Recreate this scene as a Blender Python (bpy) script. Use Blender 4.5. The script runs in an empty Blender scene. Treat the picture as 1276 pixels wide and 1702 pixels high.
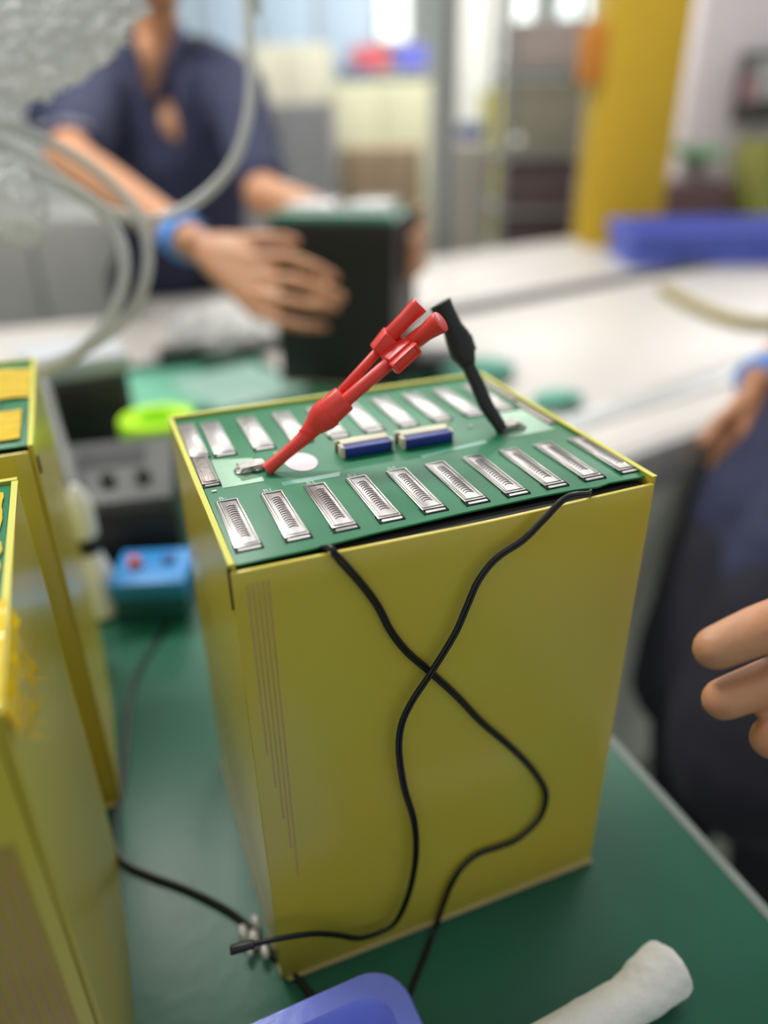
import bpy, bmesh, math, random
from mathutils import Vector, Matrix, noise
random.seed(7)
V = Vector
# ------------------------------------------------------------------ camera
S = 1/1.2
F = 1257.335
YAW, PIT, ROL = 0.37085, 0.49036, 0.01520
CAM = V((-0.04406578, -0.30768166, 0.51431984))*S
fwd = V((math.sin(YAW)*math.cos(PIT), math.cos(YAW)*math.cos(PIT), -math.sin(PIT)))
rt0 = V((math.cos(YAW), -math.sin(YAW), 0))
dn0 = fwd.cross(rt0)
rt = math.cos(ROL)*rt0 + math.sin(ROL)*dn0
dn = -math.sin(ROL)*rt0 + math.cos(ROL)*dn0
scene = bpy.context.scene
C = scene.collection
cd = bpy.data.cameras.new('camera'); cam = bpy.data.objects.new('camera', cd); C.objects.link(cam)
cam.matrix_world = Matrix(((rt.x, -dn.x, -fwd.x, CAM.x), (rt.y, -dn.y, -fwd.y, CAM.y), (rt.z, -dn.z, -fwd.z, CAM.z), (0, 0, 0, 1)))
cd.sensor_fit = 'HORIZONTAL'; cd.sensor_width = 36; cd.lens = 36*F/1276
cd.clip_start = .02; cd.clip_end = 60
cd.dof.use_dof = True; cd.dof.focus_distance = 0.345; cd.dof.aperture_fstop = 2.8
scene.camera = cam
# ------------------------------------------------------------------ world, lights, exposure
wd = bpy.data.worlds.new('world'); scene.world = wd; wd.use_nodes = True
wd.node_tree.nodes['Background'].inputs[0].default_value = (.90, .95, 1.0, 1)
wd.node_tree.nodes['Background'].inputs[1].default_value = 0.52
def area(name, loc, tgt, sx, sy, power, col=(1, .98, .95)):
    l = bpy.data.lights.new(name, 'AREA'); l.shape = 'RECTANGLE'; l.size = sx; l.size_y = sy; l.energy = power; l.color = col
    o = bpy.data.objects.new(name, l); C.objects.link(o); o.location = loc
    o.rotation_euler = (V(tgt)-V(loc)).to_track_quat('-Z', 'Y').to_euler(); return o
area('ceiling_light', (-.5, 1.5, 2.1), (-.5, 1.4, 0), 1.3, .35, 58)
area('ceiling_light', (1.3, 1.6, 2.1), (1.3, 1.5, 0), 1.2, .35, 13)
area('ceiling_light', (-.4, .1, 2.1), (-.4, .1, 0), 1.2, .3, 5)
area('ceiling_light', (1.8, 4.3, 2.2), (1.8, 4.2, 0), 2.4, .5, 95)
area('ceiling_light', (4.6, 3.3, 2.2), (4.6, 3.2, 0), 2.4, .5, 95)
vs = scene.view_settings
vs.view_transform = 'Standard'; vs.look = 'None'; vs.gamma = 1; vs.exposure = 0.0; vs.use_curve_mapping = False
FLOOR = -.78

def U(u, v, z=None, d=None, y=None, x=None):
    """point of the place seen at photo pixel (u,v): on height z, on plane y / x, or at depth d"""
    r = rt*((u-638)/F) + dn*((v-851)/F) + fwd
    if z is not None: t = (z-CAM.z)/r.z
    elif d is not None: t = d
    elif y is not None: t = (y-CAM.y)/r.y
    else: t = (x-CAM.x)/r.x
    return CAM + r*t
# ------------------------------------------------------------------ materials
def lin(h):
    if isinstance(h, tuple): c = [k/255 for k in h]
    else: c = [int(h[i:i+2], 16)/255 for i in (0, 2, 4)]
    return tuple(((k+.055)/1.055)**2.4 if k > .04045 else k/12.92 for k in c)
MATS = {}
def mat(name, col, rough=.5, metal=0, var=.08, scale=30, bump=0, bscale=200, alpha=1, coat=0, emit=0, trans=0, sss=0, stretch=None, col2=None, detail=3):
    if name in MATS: return MATS[name]
    m = bpy.data.materials.new(name); m.use_nodes = True; nt = m.node_tree; N = nt.nodes; L = nt.links
    b = N['Principled BSDF']; c = lin(col)
    tc = N.new('ShaderNodeTexCoord'); mp = N.new('ShaderNodeMapping'); L.new(tc.outputs['Object'], mp.inputs[0])
    if stretch: mp.inputs['Scale'].default_value = stretch
    n = N.new('ShaderNodeTexNoise'); n.inputs['Scale'].default_value = scale; n.inputs['Detail'].default_value = detail; L.new(mp.outputs[0], n.inputs[0])
    r = N.new('ShaderNodeValToRGB'); r.color_ramp.elements[0].position = .3; r.color_ramp.elements[1].position = .7
    c2 = lin(col2) if col2 else None
    r.color_ramp.elements[0].color = tuple(max(0, k*(1-var)) for k in c)+(1,)
    r.color_ramp.elements[1].color = (tuple(c2) if c2 else tuple(min(1, k*(1+var)) for k in c))+(1,)
    L.new(n.outputs[0], r.inputs[0]); L.new(r.outputs[0], b.inputs['Base Color'])
    b.inputs['Roughness'].default_value = rough; b.inputs['Metallic'].default_value = metal
    b.inputs['Alpha'].default_value = alpha; b.inputs['Coat Weight'].default_value = coat; b.inputs['Coat Roughness'].default_value = .12
    b.inputs['Transmission Weight'].default_value = trans
    if sss: b.inputs['Subsurface Weight'].default_value = sss; b.inputs['Subsurface Radius'].default_value = (.01, .004, .002)
    if emit: L.new(r.outputs[0], b.inputs['Emission Color']); b.inputs['Emission Strength'].default_value = emit
    if bump:
        n2 = N.new('ShaderNodeTexNoise'); n2.inputs['Scale'].default_value = bscale; n2.inputs['Detail'].default_value = 4; L.new(mp.outputs[0], n2.inputs[0])
        bp = N.new('ShaderNodeBump'); bp.inputs['Strength'].default_value = bump; bp.inputs['Distance'].default_value = .002
        L.new(n2.outputs[0], bp.inputs['Height']); L.new(bp.outputs[0], b.inputs['Normal'])
    MATS[name] = m; return m
M_ = dict(
    panel=mat('yellow_fr4', 'CEC446', .28, var=.10, scale=9, bump=.10, bscale=14, coat=.2, col2='CAB43A'),
    edge=mat('fr4_cut_edge', 'CFCB4E', .5, var=.05),
    pale=mat('pale_fr4_edge', 'BFB07A', .6),
    pcb=mat('green_solder_mask', '117448', .42, var=.15, scale=25, coat=.0, bump=.05, bscale=60),
    pcbp=mat('pale_green_solder_mask', '63A287', .35, var=.08),
    tin=mat('nickel_strip', 'B2AEAA', .33, 1, var=.08, scale=60, bump=.035, bscale=160),
    tinr=mat('nickel_strip_rough', '8E8680', .42, 1, var=.1, scale=160, bump=.3, bscale=400),
    black=mat('black_plastic', '1A1A18', .45, var=.1), blackc=mat('black_cable', '141412', .35, var=.1),
    core=mat('dark_core', '20201C', .7),
    red=mat('red_plastic', 'E63A2C', .42, var=.05, coat=.15, sss=.1),
    cream=mat('cream_plastic', 'D8D2B4', .5), blue=mat('navy_plastic', '24348C', .45),
    silver=mat('solder', 'D2CDC4', .22, 1, var=.1, scale=200, bump=1.5, bscale=400),
    gold=mat('tinned_pad', '7FA386', .3, .3, var=.12, scale=80),
    sticker=mat('white_pink_sticker', 'E9D9DC', .55, var=.05, scale=60),
    kapton=mat('amber_tape', 'FFD200', .16, var=.08, scale=60, bump=.6, bscale=90, alpha=.85, coat=.8),
    mat=mat('green_rubber_mat', '1D5C46', .34, var=.10, scale=5, bump=.08, bscale=90, col2='24684F'),
    matedge=mat('grey_mat_edge', '7E8880', .6), 
    white=mat('white_laminate', 'C6C0B8', .42, var=.03), whitep=mat('white_pvc', 'F0F0EE', .4, var=.03),
    alu=mat('aluminium', 'A9ABAA', .4, .6, var=.05), grey=mat('grey_paint', '8A8C88', .55), dgrey=mat('dark_grey_paint', '4A4B48', .55),
    floor=mat('grey_floor', 'A4A698', .5, var=.06, scale=3), wall=mat('wall_paint', 'C9CDC8', .8, var=.03, scale=2),
    skin=mat('skin', 'BE8A62', .5, var=.07, scale=25, sss=.15, bump=.25, bscale=260, col2='C48860'),
    navy=mat('navy_cloth', '2B2E48', .9, var=.12, scale=60, bump=.4, bscale=500), blackcloth=mat('black_cloth', '191924', .9, bump=.3, bscale=400),
    hair=mat('black_hair', '14110F', .5, bump=.8, bscale=300), band=mat('blue_elastic', '4E9CF2', .6, bump=.6, bscale=500),
    hose=mat('clear_hose', 'CFCFC6', .2, var=.04, alpha=.6, coat=.6),
    film=mat('clear_film', 'E6E6E2', .2, var=.05, alpha=.58, coat=.8), yellow=mat('yellow_paint', 'C29E1A', .5, var=.05, scale=4),
    tray=mat('blue_bin_plastic', '7886E2', .26, var=.05, bump=.12, bscale=150, coat=.2), crate=mat('blue_crate_plastic', '5765C2', .5),
    cloth=mat('white_cotton', 'ECE9DF', .85, var=.05, bump=.9, bscale=140), lime=mat('lime_plastic', 'B4EE1E', .45), 
    cyan=mat('light_blue_plastic', '2A84C8', .45), teal=mat('dark_teal_plastic', '12525E', .5),
    hatch=mat('pinkish_fibre_line', 'D0AC84', .45, alpha=.45), lamp=mat('daylight_pane', 'F6FFFA', .5, var=.02, emit=1.5),
    eye=mat('eye_white', 'E8E4DE', .3))
# ------------------------------------------------------------------ geometry collector
M_['mat'].node_tree.nodes['Principled BSDF'].inputs['Specular IOR Level'].default_value = .4
class G:
    def __init__(s): s.v = []; s.f = []
    def add(s, vs_, fs): 
        k = len(s.v); s.v += [V(p) for p in vs_]; s.f += [tuple(i+k for i in f) for f in fs]; return s
    def box(s, c, d, rz=0, R=None, top=1.0):
        R = R or Matrix.Rotation(rz, 3, 'Z'); c = V(c); vs_ = []
        for z in (-.5, .5):
            t = top if z > 0 else 1
            for x, y in ((-.5, -.5), (.5, -.5), (.5, .5), (-.5, .5)): vs_.append(c + R @ V((x*d[0]*t, y*d[1]*t, z*d[2])))
        return s.add(vs_, [(3, 2, 1, 0), (4, 5, 6, 7), (0, 1, 5, 4), (1, 2, 6, 5), (2, 3, 7, 6), (3, 0, 4, 7)])
    def bx(s, x0, x1, y0, y1, z0, z1): return s.box(((x0+x1)/2, (y0+y1)/2, (z0+z1)/2), (x1-x0, y1-y0, z1-z0))
    def tube(s, P, r, seg=10, smooth=0, squash=1.0):
        P = [V(p) for p in P]; n = len(P); r = list(r) if hasattr(r, '__len__') else [r]*n
        if smooth:
            Q = []; q = []
            for i in range(n-1):
                a, b, c, d = P[max(0, i-1)], P[i], P[i+1], P[min(n-1, i+2)]
                for k in range(smooth):
                    t = k/smooth
                    Q.append(.5*((2*b)+(c-a)*t+(2*a-5*b+4*c-d)*t*t+(3*b-a-3*c+d)*t**3)); q.append(r[i]*(1-t)+r[i+1]*t)
            Q.append(P[-1]); q.append(r[-1]); P, r = Q, q; n = len(P)
        vs_ = []; t0 = (P[1]-P[0]).normalized(); nrm = t0.orthogonal().normalized()
        for i in range(n):
            t = ((P[min(n-1, i+1)]-P[i]).normalized()+(P[i]-P[max(0, i-1)]).normalized())
            t = t.normalized() if t.length > 1e-6 else t0
            nrm = (nrm - t*nrm.dot(t)).normalized(); b = t.cross(nrm)
            for k in range(seg):
                a = 2*math.pi*k/seg; vs_.append(P[i]+r[i]*(nrm*math.cos(a)+b*math.sin(a)*squash))
        fs = [tuple(i*seg+j for j in (k, (k+1) % seg)) + tuple((i+1)*seg+j for j in ((k+1) % seg, k)) for i in range(n-1) for k in range(seg)]
        fs += [tuple(range(seg))[::-1], tuple((n-1)*seg+k for k in range(seg))]
        return s.add(vs_, fs)
    def lathe(s, c, prof, seg=24, R=None):
        R = R or Matrix.Identity(3); c = V(c); vs_ = []; n = len(prof)
        for rr, z in prof:
            for k in range(seg):
                a = 2*math.pi*k/seg; vs_.append(c+R @ V((rr*math.cos(a), rr*math.sin(a), z)))
        fs = [(i*seg+k, i*seg+(k+1) % seg, (i+1)*seg+(k+1) % seg, (i+1)*seg+k) for i in range(n-1) for k in range(seg)]
        fs += [tuple(range(seg))[::-1], tuple((n-1)*seg+k for k in range(seg))]
        return s.add(vs_, fs)
    def prism(s, pts, z0, z1):
        n = len(pts); vs_ = [(x, y, z0) for x, y in pts]+[(x, y, z1) for x, y in pts]
        return s.add(vs_, [tuple(range(n))[::-1], tuple(range(n, 2*n))]+[(k, (k+1) % n, n+(k+1) % n, n+k) for k in range(n)])
    def ball(s, c, r, R=None, seg=16):
        r = V(r) if hasattr(r, '__len__') else V((r, r, r)); R = R or Matrix.Identity(3); c = V(c); rings = seg//2
        vs_ = [c+R @ V((0, 0, -r.z))]
        for i in range(1, rings):
            a = -math.pi/2+math.pi*i/rings
            for k in range(seg):
                b = 2*math.pi*k/seg; vs_.append(c+R @ V((r.x*math.cos(a)*math.cos(b), r.y*math.cos(a)*math.sin(b), r.z*math.sin(a))))
        vs_.append(c+R @ V((0, 0, r.z))); t = len(vs_)-1
        fs = [(0, 1+(k+1) % seg, 1+k) for k in range(seg)]
        for i in range(rings-2):
            fs += [(1+i*seg+k, 1+i*seg+(k+1) % seg, 1+(i+1)*seg+(k+1) % seg, 1+(i+1)*seg+k) for k in range(seg)]
        fs += [(1+(rings-2)*seg+k, 1+(rings-2)*seg+(k+1) % seg, t) for k in range(seg)]
        return s.add(vs_, fs)
    def cap(s, a, ra, b, rb):      # tapered capsule out of a tube and two balls
        s.tube([a, b], [ra, rb], 14); s.ball(a, ra*.999, seg=14); s.ball(b, rb*.999, seg=14); return s
    def chain(s, pts, rs):
        for i in range(len(pts)-1): s.cap(pts[i], rs[i], pts[i+1], rs[i+1])
        return s
WM = {}
def wm(o): return WM.get(o.name, Matrix.Identity(4))
def mesh_obj(name, g, m, parent=None, bevel=0, smooth=False, bseg=2, local=False, origin=None):
    me = bpy.data.meshes.new(name); inv = wm(parent).inverted() if parent and not local else Matrix.Identity(4)
    off = Matrix.Translation(V(origin)) if origin is not None and not parent else Matrix.Identity(4)
    vs_ = [off.inverted() @ (inv @ p) for p in g.v]
    me.from_pydata(vs_, [], g.f); me.materials.append(m)
    bm = bmesh.new(); bm.from_mesh(me); bmesh.ops.recalc_face_normals(bm, faces=bm.faces)
    if bevel:
        es = [e for e in bm.edges if len(e.link_faces) == 2 and e.calc_face_angle(0) > .6]
        bmesh.ops.bevel(bm, geom=es, offset=bevel, segments=bseg, affect='EDGES', profile=.5)
    for f in bm.faces: f.smooth = smooth or bool(bevel)
    bm.to_mesh(me); bm.free()
    if bevel or smooth:
        try: me.set_sharp_from_angle(angle=math.radians(42))
        except Exception: pass
    o = bpy.data.objects.new(name, me); C.objects.link(o); o.parent = parent
    if origin is not None and not parent: o.location = origin; WM[o.name] = off
    elif parent: WM[o.name] = wm(parent)
    return o
def tag(o, label, cat=None, group=None, kind=None):
    if label: o['label'] = label
    if cat: o['category'] = cat
    if group: o['group'] = group
    if kind: o['kind'] = kind
    return o
def thing(name, label, cat, loc=(0, 0, 0), rz=0, group=None):
    o = bpy.data.objects.new(name, None); C.objects.link(o); o.location = loc; o.rotation_euler = (0, 0, rz); o.empty_display_size = .02
    WM[o.name] = Matrix.Translation(V(loc)) @ Matrix.Rotation(rz, 4, 'Z'); return tag(o, label, cat, group)
def struct(name, g, m, bevel=0): return tag(mesh_obj(name, g, m, bevel=bevel), None, kind='structure')
def copy_tree(o, parent=None):
    c = o.copy(); C.objects.link(c); c.parent = parent
    for ch in list(o.children): copy_tree(ch, c)
    return c
def fused(name, g, m, parent=None, voxel=.004, it=6, wrinkle=0, wscale=8, origin=None):
    """fuse overlapping limbs into one continuous skin"""
    o = mesh_obj(name, g, m, parent, smooth=True, origin=origin)
    md = o.modifiers.new('r', 'REMESH'); md.mode = 'VOXEL'; md.voxel_size = voxel; md.use_smooth_shade = True
    sm = o.modifiers.new('s', 'SMOOTH'); sm.factor = .5; sm.iterations = it
    dg = bpy.context.evaluated_depsgraph_get(); me = bpy.data.meshes.new_from_object(o.evaluated_get(dg))
    o.modifiers.clear(); o.data = me
    if not me.materials: me.materials.append(m)
    if wrinkle:
        ns = [v.normal.copy() for v in me.vertices]
        for v, n in zip(me.vertices, ns): v.co += n*wrinkle*(noise.noise(v.co*wscale)+.5*noise.noise(v.co*wscale*2.3+V((3, 1, 2))))
    for p in me.polygons: p.use_smooth = True
    return o
# ------------------------------------------------------------------ the room
struct('floor', G().bx(-5, 10, -3, 7.2, FLOOR-.1, FLOOR), M_['floor'])
struct('wall_back', G().bx(-5, 10, 7.1, 7.2, FLOOR, 2.6), M_['wall'])
struct('wall_right', G().bx(9.9, 10, -3, 7.1, FLOOR, 2.6), M_['wall'])
struct('wall_left', G().bx(-5, -4.9, -3, 7.1, FLOOR, 2.6), M_['wall'])
def window(n, u0, u1, v0, v1):
    a = U(u0, v1, y=7.06); b = U(u1, v0, y=7.06)
    w = struct('window_%d' % n, G().bx(a.x-.06, b.x+.06, 7.03, 7.1, a.z-.06, a.z).bx(a.x-.06, b.x+.06, 7.03, 7.1, b.z, b.z+.06).bx(a.x-.06, a.x, 7.03, 7.1, a.z, b.z).bx(b.x, b.x+.06, 7.03, 7.1, a.z, b.z), M_['whitep'])
    mesh_obj('pane', G().bx(a.x, b.x, 7.06, 7.08, a.z, b.z), M_['lamp'], w)
window(1, 622, 676, -60, 66); window(2, 838, 886, -40, 82); window(3, 928, 984, -60, 28); window(4, 1236, 1310, -60, 40)
# ------------------------------------------------------------------ green work table
TX = .278
def table(name, label, x0, x1, y0, y1, top, slab, trim, tag_cat='workbench', rz=0, org=None):
    o = thing(name, label, tag_cat, org or ((x0+x1)/2, (y0+y1)/2, FLOOR), rz)
    X0, X1, Y0, Y1 = x0, x1, y0, y1
    T = wm(o) if org else None
    def P(g):
        if T: g.v = [T @ p for p in g.v]
        return g
    zf = 0 if not org else -FLOOR
    def z(a): return a if not org else a-FLOOR
    mesh_obj('tabletop', P(G().bx(X0, X1, Y0, Y1, z(-.028), z(-.003))), slab, o, .002)
    if top: mesh_obj('rubber_mat', P(G().bx(X0, X1-.004, Y0, Y1, z(-.003), z(0))), top, o, .001)
    mesh_obj('edge_trim', P(G().bx(X1-.004, X1+.003, Y0, Y1, z(-.03), z(.0005)).bx(X0-.003, X1+.003, Y0-.003, Y0, z(-.03), z(0))), trim, o, .001)
    for sx in (X0+.06, X1-.06):
        for sy in (Y0+.06, Y1-.06): mesh_obj('leg', P(G().bx(sx-.02, sx+.02, sy-.02, sy+.02, z(FLOOR), z(-.028))), M_['alu'], o, .003)
    mesh_obj('rail', P(G().bx(X0+.06, X1-.06, Y0+.05, Y0+.07, z(-.07), z(-.03)).bx(X0+.06, X1-.06, Y1-.07, Y1-.05, z(-.07), z(-.03))), M_['alu'], o)
    return o
table('workbench', 'workbench covered with green rubber mat under the yellow battery packs', -.6, TX, -.7, 1.235, M_['mat'], M_['dgrey'], M_['matedge'])
# white benches: rotated 13 degrees about the floor point (0,0)
A13 = math.radians(13); R13 = Matrix.Rotation(A13, 4, 'Z')
def R3(x, y, z=0): return R13 @ V((x, y, z))
o = thing('conveyor', 'long white topped conveyor beside the green workbench, with grey side rails', 'conveyor', tuple(R3(.52, .36, FLOOR)), A13)
def cv(nm, x0, x1, y0, y1, z0, z1, m, bev=.003):
    g = G().bx(x0, x1, y0, y1, z0, z1); g.v = [R13 @ p for p in g.v]; return mesh_obj(nm, g, m, o, bev)
cv('belt', .50, 3.4, .52, 1.13, -.02, -.001, M_['white']); cv('belt_end', .50, 3.4, .372, .46, -.02, 0, M_['white'])
cv('side_rail', .50, 3.4, .46, .52, -.03, .003, M_['alu']); cv('side_rail', .50, 3.4, 1.13, 1.18, -.03, .012, M_['dgrey'])
cv('apron', .50, 3.4, .355, .372, -.07, -.002, mat('rail_grey', 'A8A8A4', .5))
cv('skirt_panel', .50, 3.4, .376, .39, -.72, -.075, mat('light_grey_panel', 'EEF0E2', .6))
cv('apron', .50, 3.4, 1.16, 1.18, -.11, -.03, M_['dgrey'])
for xx in (.6, 1.9, 3.2):
    for yy in (.42, 1.1): cv('leg', xx-.025, xx+.025, yy-.025, yy+.025, FLOOR, -.03, M_['alu'])
table('side_bench', 'white laminate bench across the left behind the green workbench', -1.6, .165, 1.243, 1.66, None, M_['white'], M_['alu'], 'bench')
o = thing('side_bench', 'white laminate bench behind the conveyor carrying the long blue crate', 'bench', tuple(R3(1.5, 1.5, FLOOR)), A13)
cv('tabletop', .50, 3.4, 1.36, 1.78, -.03, -.002, M_['white']); cv('apron', .55, 3.35, 1.74, 1.76, -.1, -.03, M_['alu'])
cv('tabletop', .50, 3.4, 1.182, 1.358, -.03, -.003, M_['white'])
for xx in (.55, 1.9, 3.3):
    for yy in (1.42, 1.72): cv('leg', xx-.025, xx+.025, yy-.025, yy+.025, FLOOR, -.03, M_['alu'])
# ------------------------------------------------------------------ battery packs
W, D, H = .2, .1715, .2708
def bow(x0, x1, a, z, h, bulge, seed):
    s = (a-x0)/(x1-x0); return bulge*math.sin(math.pi*max(0, min(1, s)))*(.35+.65*(z/h)) + .0007*noise.noise(V((a*14, z*14, seed)))
def strip(xa, xb, za, zb, lift, root_bulge=.0016):
    """thin line lying on the bowed front panel"""
    n_ = 14; vs_ = []
    for i in range(n_+1):
        z = za+(zb-za)*i/n_
        for x in (xa, xb): y = -.0029-bow(FX0, W, x, z, H-.002, root_bulge, 1)-.0001; vs_ += [V((x, y-lift, z)), V((x, y+.0004, z))]
    g = G(); fs = [(0, 1, 3, 2), tuple(n_*4+k for k in (2, 3, 1, 0))]
    for i in range(n_):
        a, b = i*4, i*4+4; fs += [(a, a+2, b+2, b), (a+1, b+1, b+3, a+3), (a, b, b+1, a+1), (a+2, a+3, b+3, b+2)]
    return g.add(vs_, fs)
FX0 = -.0026
def panel(x0, x1, axis, pos, out, bulge=.0012, h=H, seed=0, nx=20, nz=20, th=.0024):
    """bowed board: axis 'y' -> lies in x-z at y=pos, bulging along out"""
    g = G(); vs_ = []
    for side in (0, 1):
        for j in range(nz+1):
            for i in range(nx+1):
                a = x0+(x1-x0)*i/nx; z = h*j/nz; s = i/nx
                b = bow(x0, x1, a, z, h, bulge, seed)
                p = pos+out*(b + (th if side else 0))
                vs_.append(V((a, p, z)) if axis == 'y' else V((p, a, z)))
    n = (nx+1)*(nz+1); fs = []
    for side in (0, 1):
        for j in range(nz):
            for i in range(nx):
                q = [side*n+j*(nx+1)+i, side*n+j*(nx+1)+i+1, side*n+(j+1)*(nx+1)+i+1, side*n+(j+1)*(nx+1)+i]; fs.append(tuple(q))
    for i in range(nx):
        fs.append((i, i+1, n+i+1, n+i)); k = nz*(nx+1)+i; fs.append((k, k+1, n+k+1, n+k))
    for j in range(nz):
        k = j*(nx+1); fs.append((k, k+nx+1, n+k+nx+1, n+k)); k += nx; fs.append((k, k+nx+1, n+k+nx+1, n+k))
    return g.add(vs_, fs)
def loc_(root, g): g.v = [wm(root) @ p for p in g.v]; return g
def make_pack(name, label, loc, rz, pm, em, group=None):
    o = thing(name, label, 'battery pack', loc, rz, group)
    def P(nm, g, m, **k): return mesh_obj(nm, loc_(o, g), m, o, **k)
    P('core', G().bx(.003, W-.003, .001, D-.003, .001, H-.006), M_['core'])
    P('front_panel', panel(FX0, W, 'y', -.0005, -1, .0016, H-.002, seed=1), pm, bevel=.0006)
    P('back_panel', panel(0, W, 'y', D, 1, .0005, H+.001, seed=2), pm)
    P('side_panel', panel(-.0005, D, 'x', -.0002, -1, .0006, H+.0006, seed=3), pm)
    P('side_panel', panel(0, D, 'x', W, 1, .0006, H+.0006, seed=4), pm)
    e = .0004
    P('panel_edge', G().bx(-.0026, W+.0024, D, D+.0030, H+.001, H+.001+e).bx(-.0028, -.0002, -.0005, D, H+.0006, H+.0006+e).bx(W, W+.0028, -.0005, D, H+.0006, H+.0006+e), em)
    P('circuit_board', G().prism([(.0004, .0008), (.03, .0012), (.06, .0034), (.10, .0050), (.14, .0056), (.16, .0050), (.172, .0032), (.18, .0048), (W-.0004, .0040), (W-.0004, D-.0004), (.0004, D-.0004)], H-.0016, H-.0005), M_['pcb'], bevel=.0003)
    P('bottom_edge', G().bx(0, W, -.0048, -.0001, .0003, .0028).bx(-.0034, -.0026, 0, D, .0003, .0022), M_['pale'], bevel=.0003)
    return o, P
TOP = H-.0005
# one nickel tab: local origin at its front-left corner, 10.8 x 44 mm
def tab_geo(w=.0108, l=.0445):
    g = G().bx(0, w, 0, l, 0, .0010)
    return g
TAB = {}
def make_tab(o, x, y, l=.0445, w=.0108, weld=True, dark=False):
    key = (round(l, 4), round(w, 4), dark)
    T = wm(o) @ Matrix.Translation((x, y, TOP))
    def pc(nm, k2, g, m, par, **kw):
        k3 = key+(k2,)
        if k3 not in TAB: 
            q = mesh_obj(nm, g, m, None, **kw); TAB[k3] = q.data
        else: q = bpy.data.objects.new(nm, TAB[k3]); C.objects.link(q)
        q.parent = par; return q
    m = M_['tinr'] if dark else M_['tin']
    t = pc('nickel_tab', 0, tab_geo(w, l), m, o, bevel=.0003); t.location = (x, y, TOP); WM[t.name] = T
    r = G().bx(.0006, .0012, .002, l-.001, .0010, .0014).bx(.0018, .0022, .002, l-.001, .0010, .0013).bx(w-.0012, w-.0006, .002, l-.001, .0010, .0014).bx(.0006, w-.0006, .0012, .0018, .0010, .0014).bx(.0006, w-.0006, l-.0016, l-.001, .001, .0014)
    pc('pressed_ridge', 1, r, m, t, bevel=.0001, bseg=1)
    if weld:
        wg = G()
        for k in range(15):
            yy = l*.16+k*l*.66/14; pts = []
            for q in range(5):
                a = math.pi*q/4; pts.append((w*.55+.0021*math.cos(a), yy+.0014*math.sin(a), .00115))
            wg.tube(pts, .0003, 4)
        pc('weld_seam', 2, wg, mat('weld_metal', 'A29C96', .38, 1), t, smooth=True)
    sg = G().bx(-.0004, w+.0004, -.0034, -.0003, .00003, .0002).bx(-.0005, 0, -.0034, .0030, .00003, .0009).bx(w, w+.0005, -.0034, .0030, .00003, .0009).bx(-.0003, w+.0003, -.0006, -.0001, .0002, .0010)
    pc('slot', 3, sg, M_['core'], t)
    pc('tab_lip', 4, G().bx(.0008, w-.0004, -.0029, -.0010, .0002, .0008), m, t, bevel=.0001, bseg=1)
    return t
pack, P = make_pack('battery_pack', 'large yellow battery pack in the centre with test leads on its green top', (0, 0, .0005), 0, M_['panel'], M_['edge'])
for k in range(10): make_tab(pack, .0025+.0209*k, .0125)
make_tab(pack, .0006, .113, l=.048, w=.009, weld=False)
for k in range(9): make_tab(pack, .0125+.0207*k, .111, l=.047, weld=False)
t = make_tab(pack, .0006, .0775, l=.0335, w=.008, weld=False, dark=True); t['label'] = 'dull dark metal tab at the left edge'
# right terminal strips, pads, stickers
P('terminal_strip', G().bx(.1935, .1985, .080, .118, TOP, TOP+.0008), M_['tinr'], bevel=.0002)
P('terminal_strip', G().bx(.1940, .1990, .121, .164, TOP, TOP+.0008), M_['tinr'], bevel=.0002)
P('solder_pad', G().prism([(.009, .071), (.029, .071), (.029, .076), (.024, .084), (.030, .100), (.0098, .106)], TOP, TOP+.0002), M_['gold'])
P('solder_pad', G().prism([(.160, .072), (.193, .072), (.193, .106), (.176, .106), (.164, .088)], TOP, TOP+.0002), M_['gold'])
for (cx, cy) in ((.0265, .0865), (.1705, .0835)):
    g = G()
    for k in range(7):
        g.ball((cx+random.uniform(-.007, .007), cy+random.uniform(-.003, .004), TOP+.0009), (.0028, .0022, .0016), seg=8)
    g.box((cx, cy, TOP+.0022), (.013, .0075, .0026), .15)
    P('solder_terminal', g, M_['silver'], smooth=True)
n = 28
P('round_sticker', G().prism([(.0515+.0082*math.cos(2*math.pi*k/n), .0855+.0115*math.sin(2*math.pi*k/n)) for k in range(n)], TOP, TOP+.0003), M_['sticker'])
P('silkscreen_band', G().prism([(.036, .062), (.064, .062), (.066, .0665), (.036, .0665)], TOP, TOP+.00012), M_['pcbp'])
P('silkscreen_band', G().prism([(.110, .066), (.150, .070), (.150, .074), (.110, .069)], TOP, TOP+.00012), M_['pcbp'])
# little printed marks "B-", "B1".. beside the tabs
def text(par, s, x, y, z, size, m, rz=0):
    cu = bpy.data.curves.new('printed_mark', 'FONT'); cu.body = s; cu.size = size; cu.extrude = .00004
    tmp = bpy.data.objects.new('printed_mark', cu); C.objects.link(tmp)
    me = bpy.data.meshes.new_from_object(tmp.evaluated_get(bpy.context.evaluated_depsgraph_get())); bpy.data.objects.remove(tmp)
    q = bpy.data.objects.new('printed_mark', me); C.objects.link(q); me.materials.clear(); me.materials.append(m)
    q.parent = par; q.location = (x, y, z); q.rotation_euler = (0, 0, rz); WM[q.name] = wm(par); return q
ink = mat('white_silkscreen', 'B9D2C4', .6)
for k, s_ in enumerate(['B-', 'B1', 'B2', 'B3', 'B4']): text(pack, s_, .005+.0209*k, .0592, TOP+.0001, .0042, ink)
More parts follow.
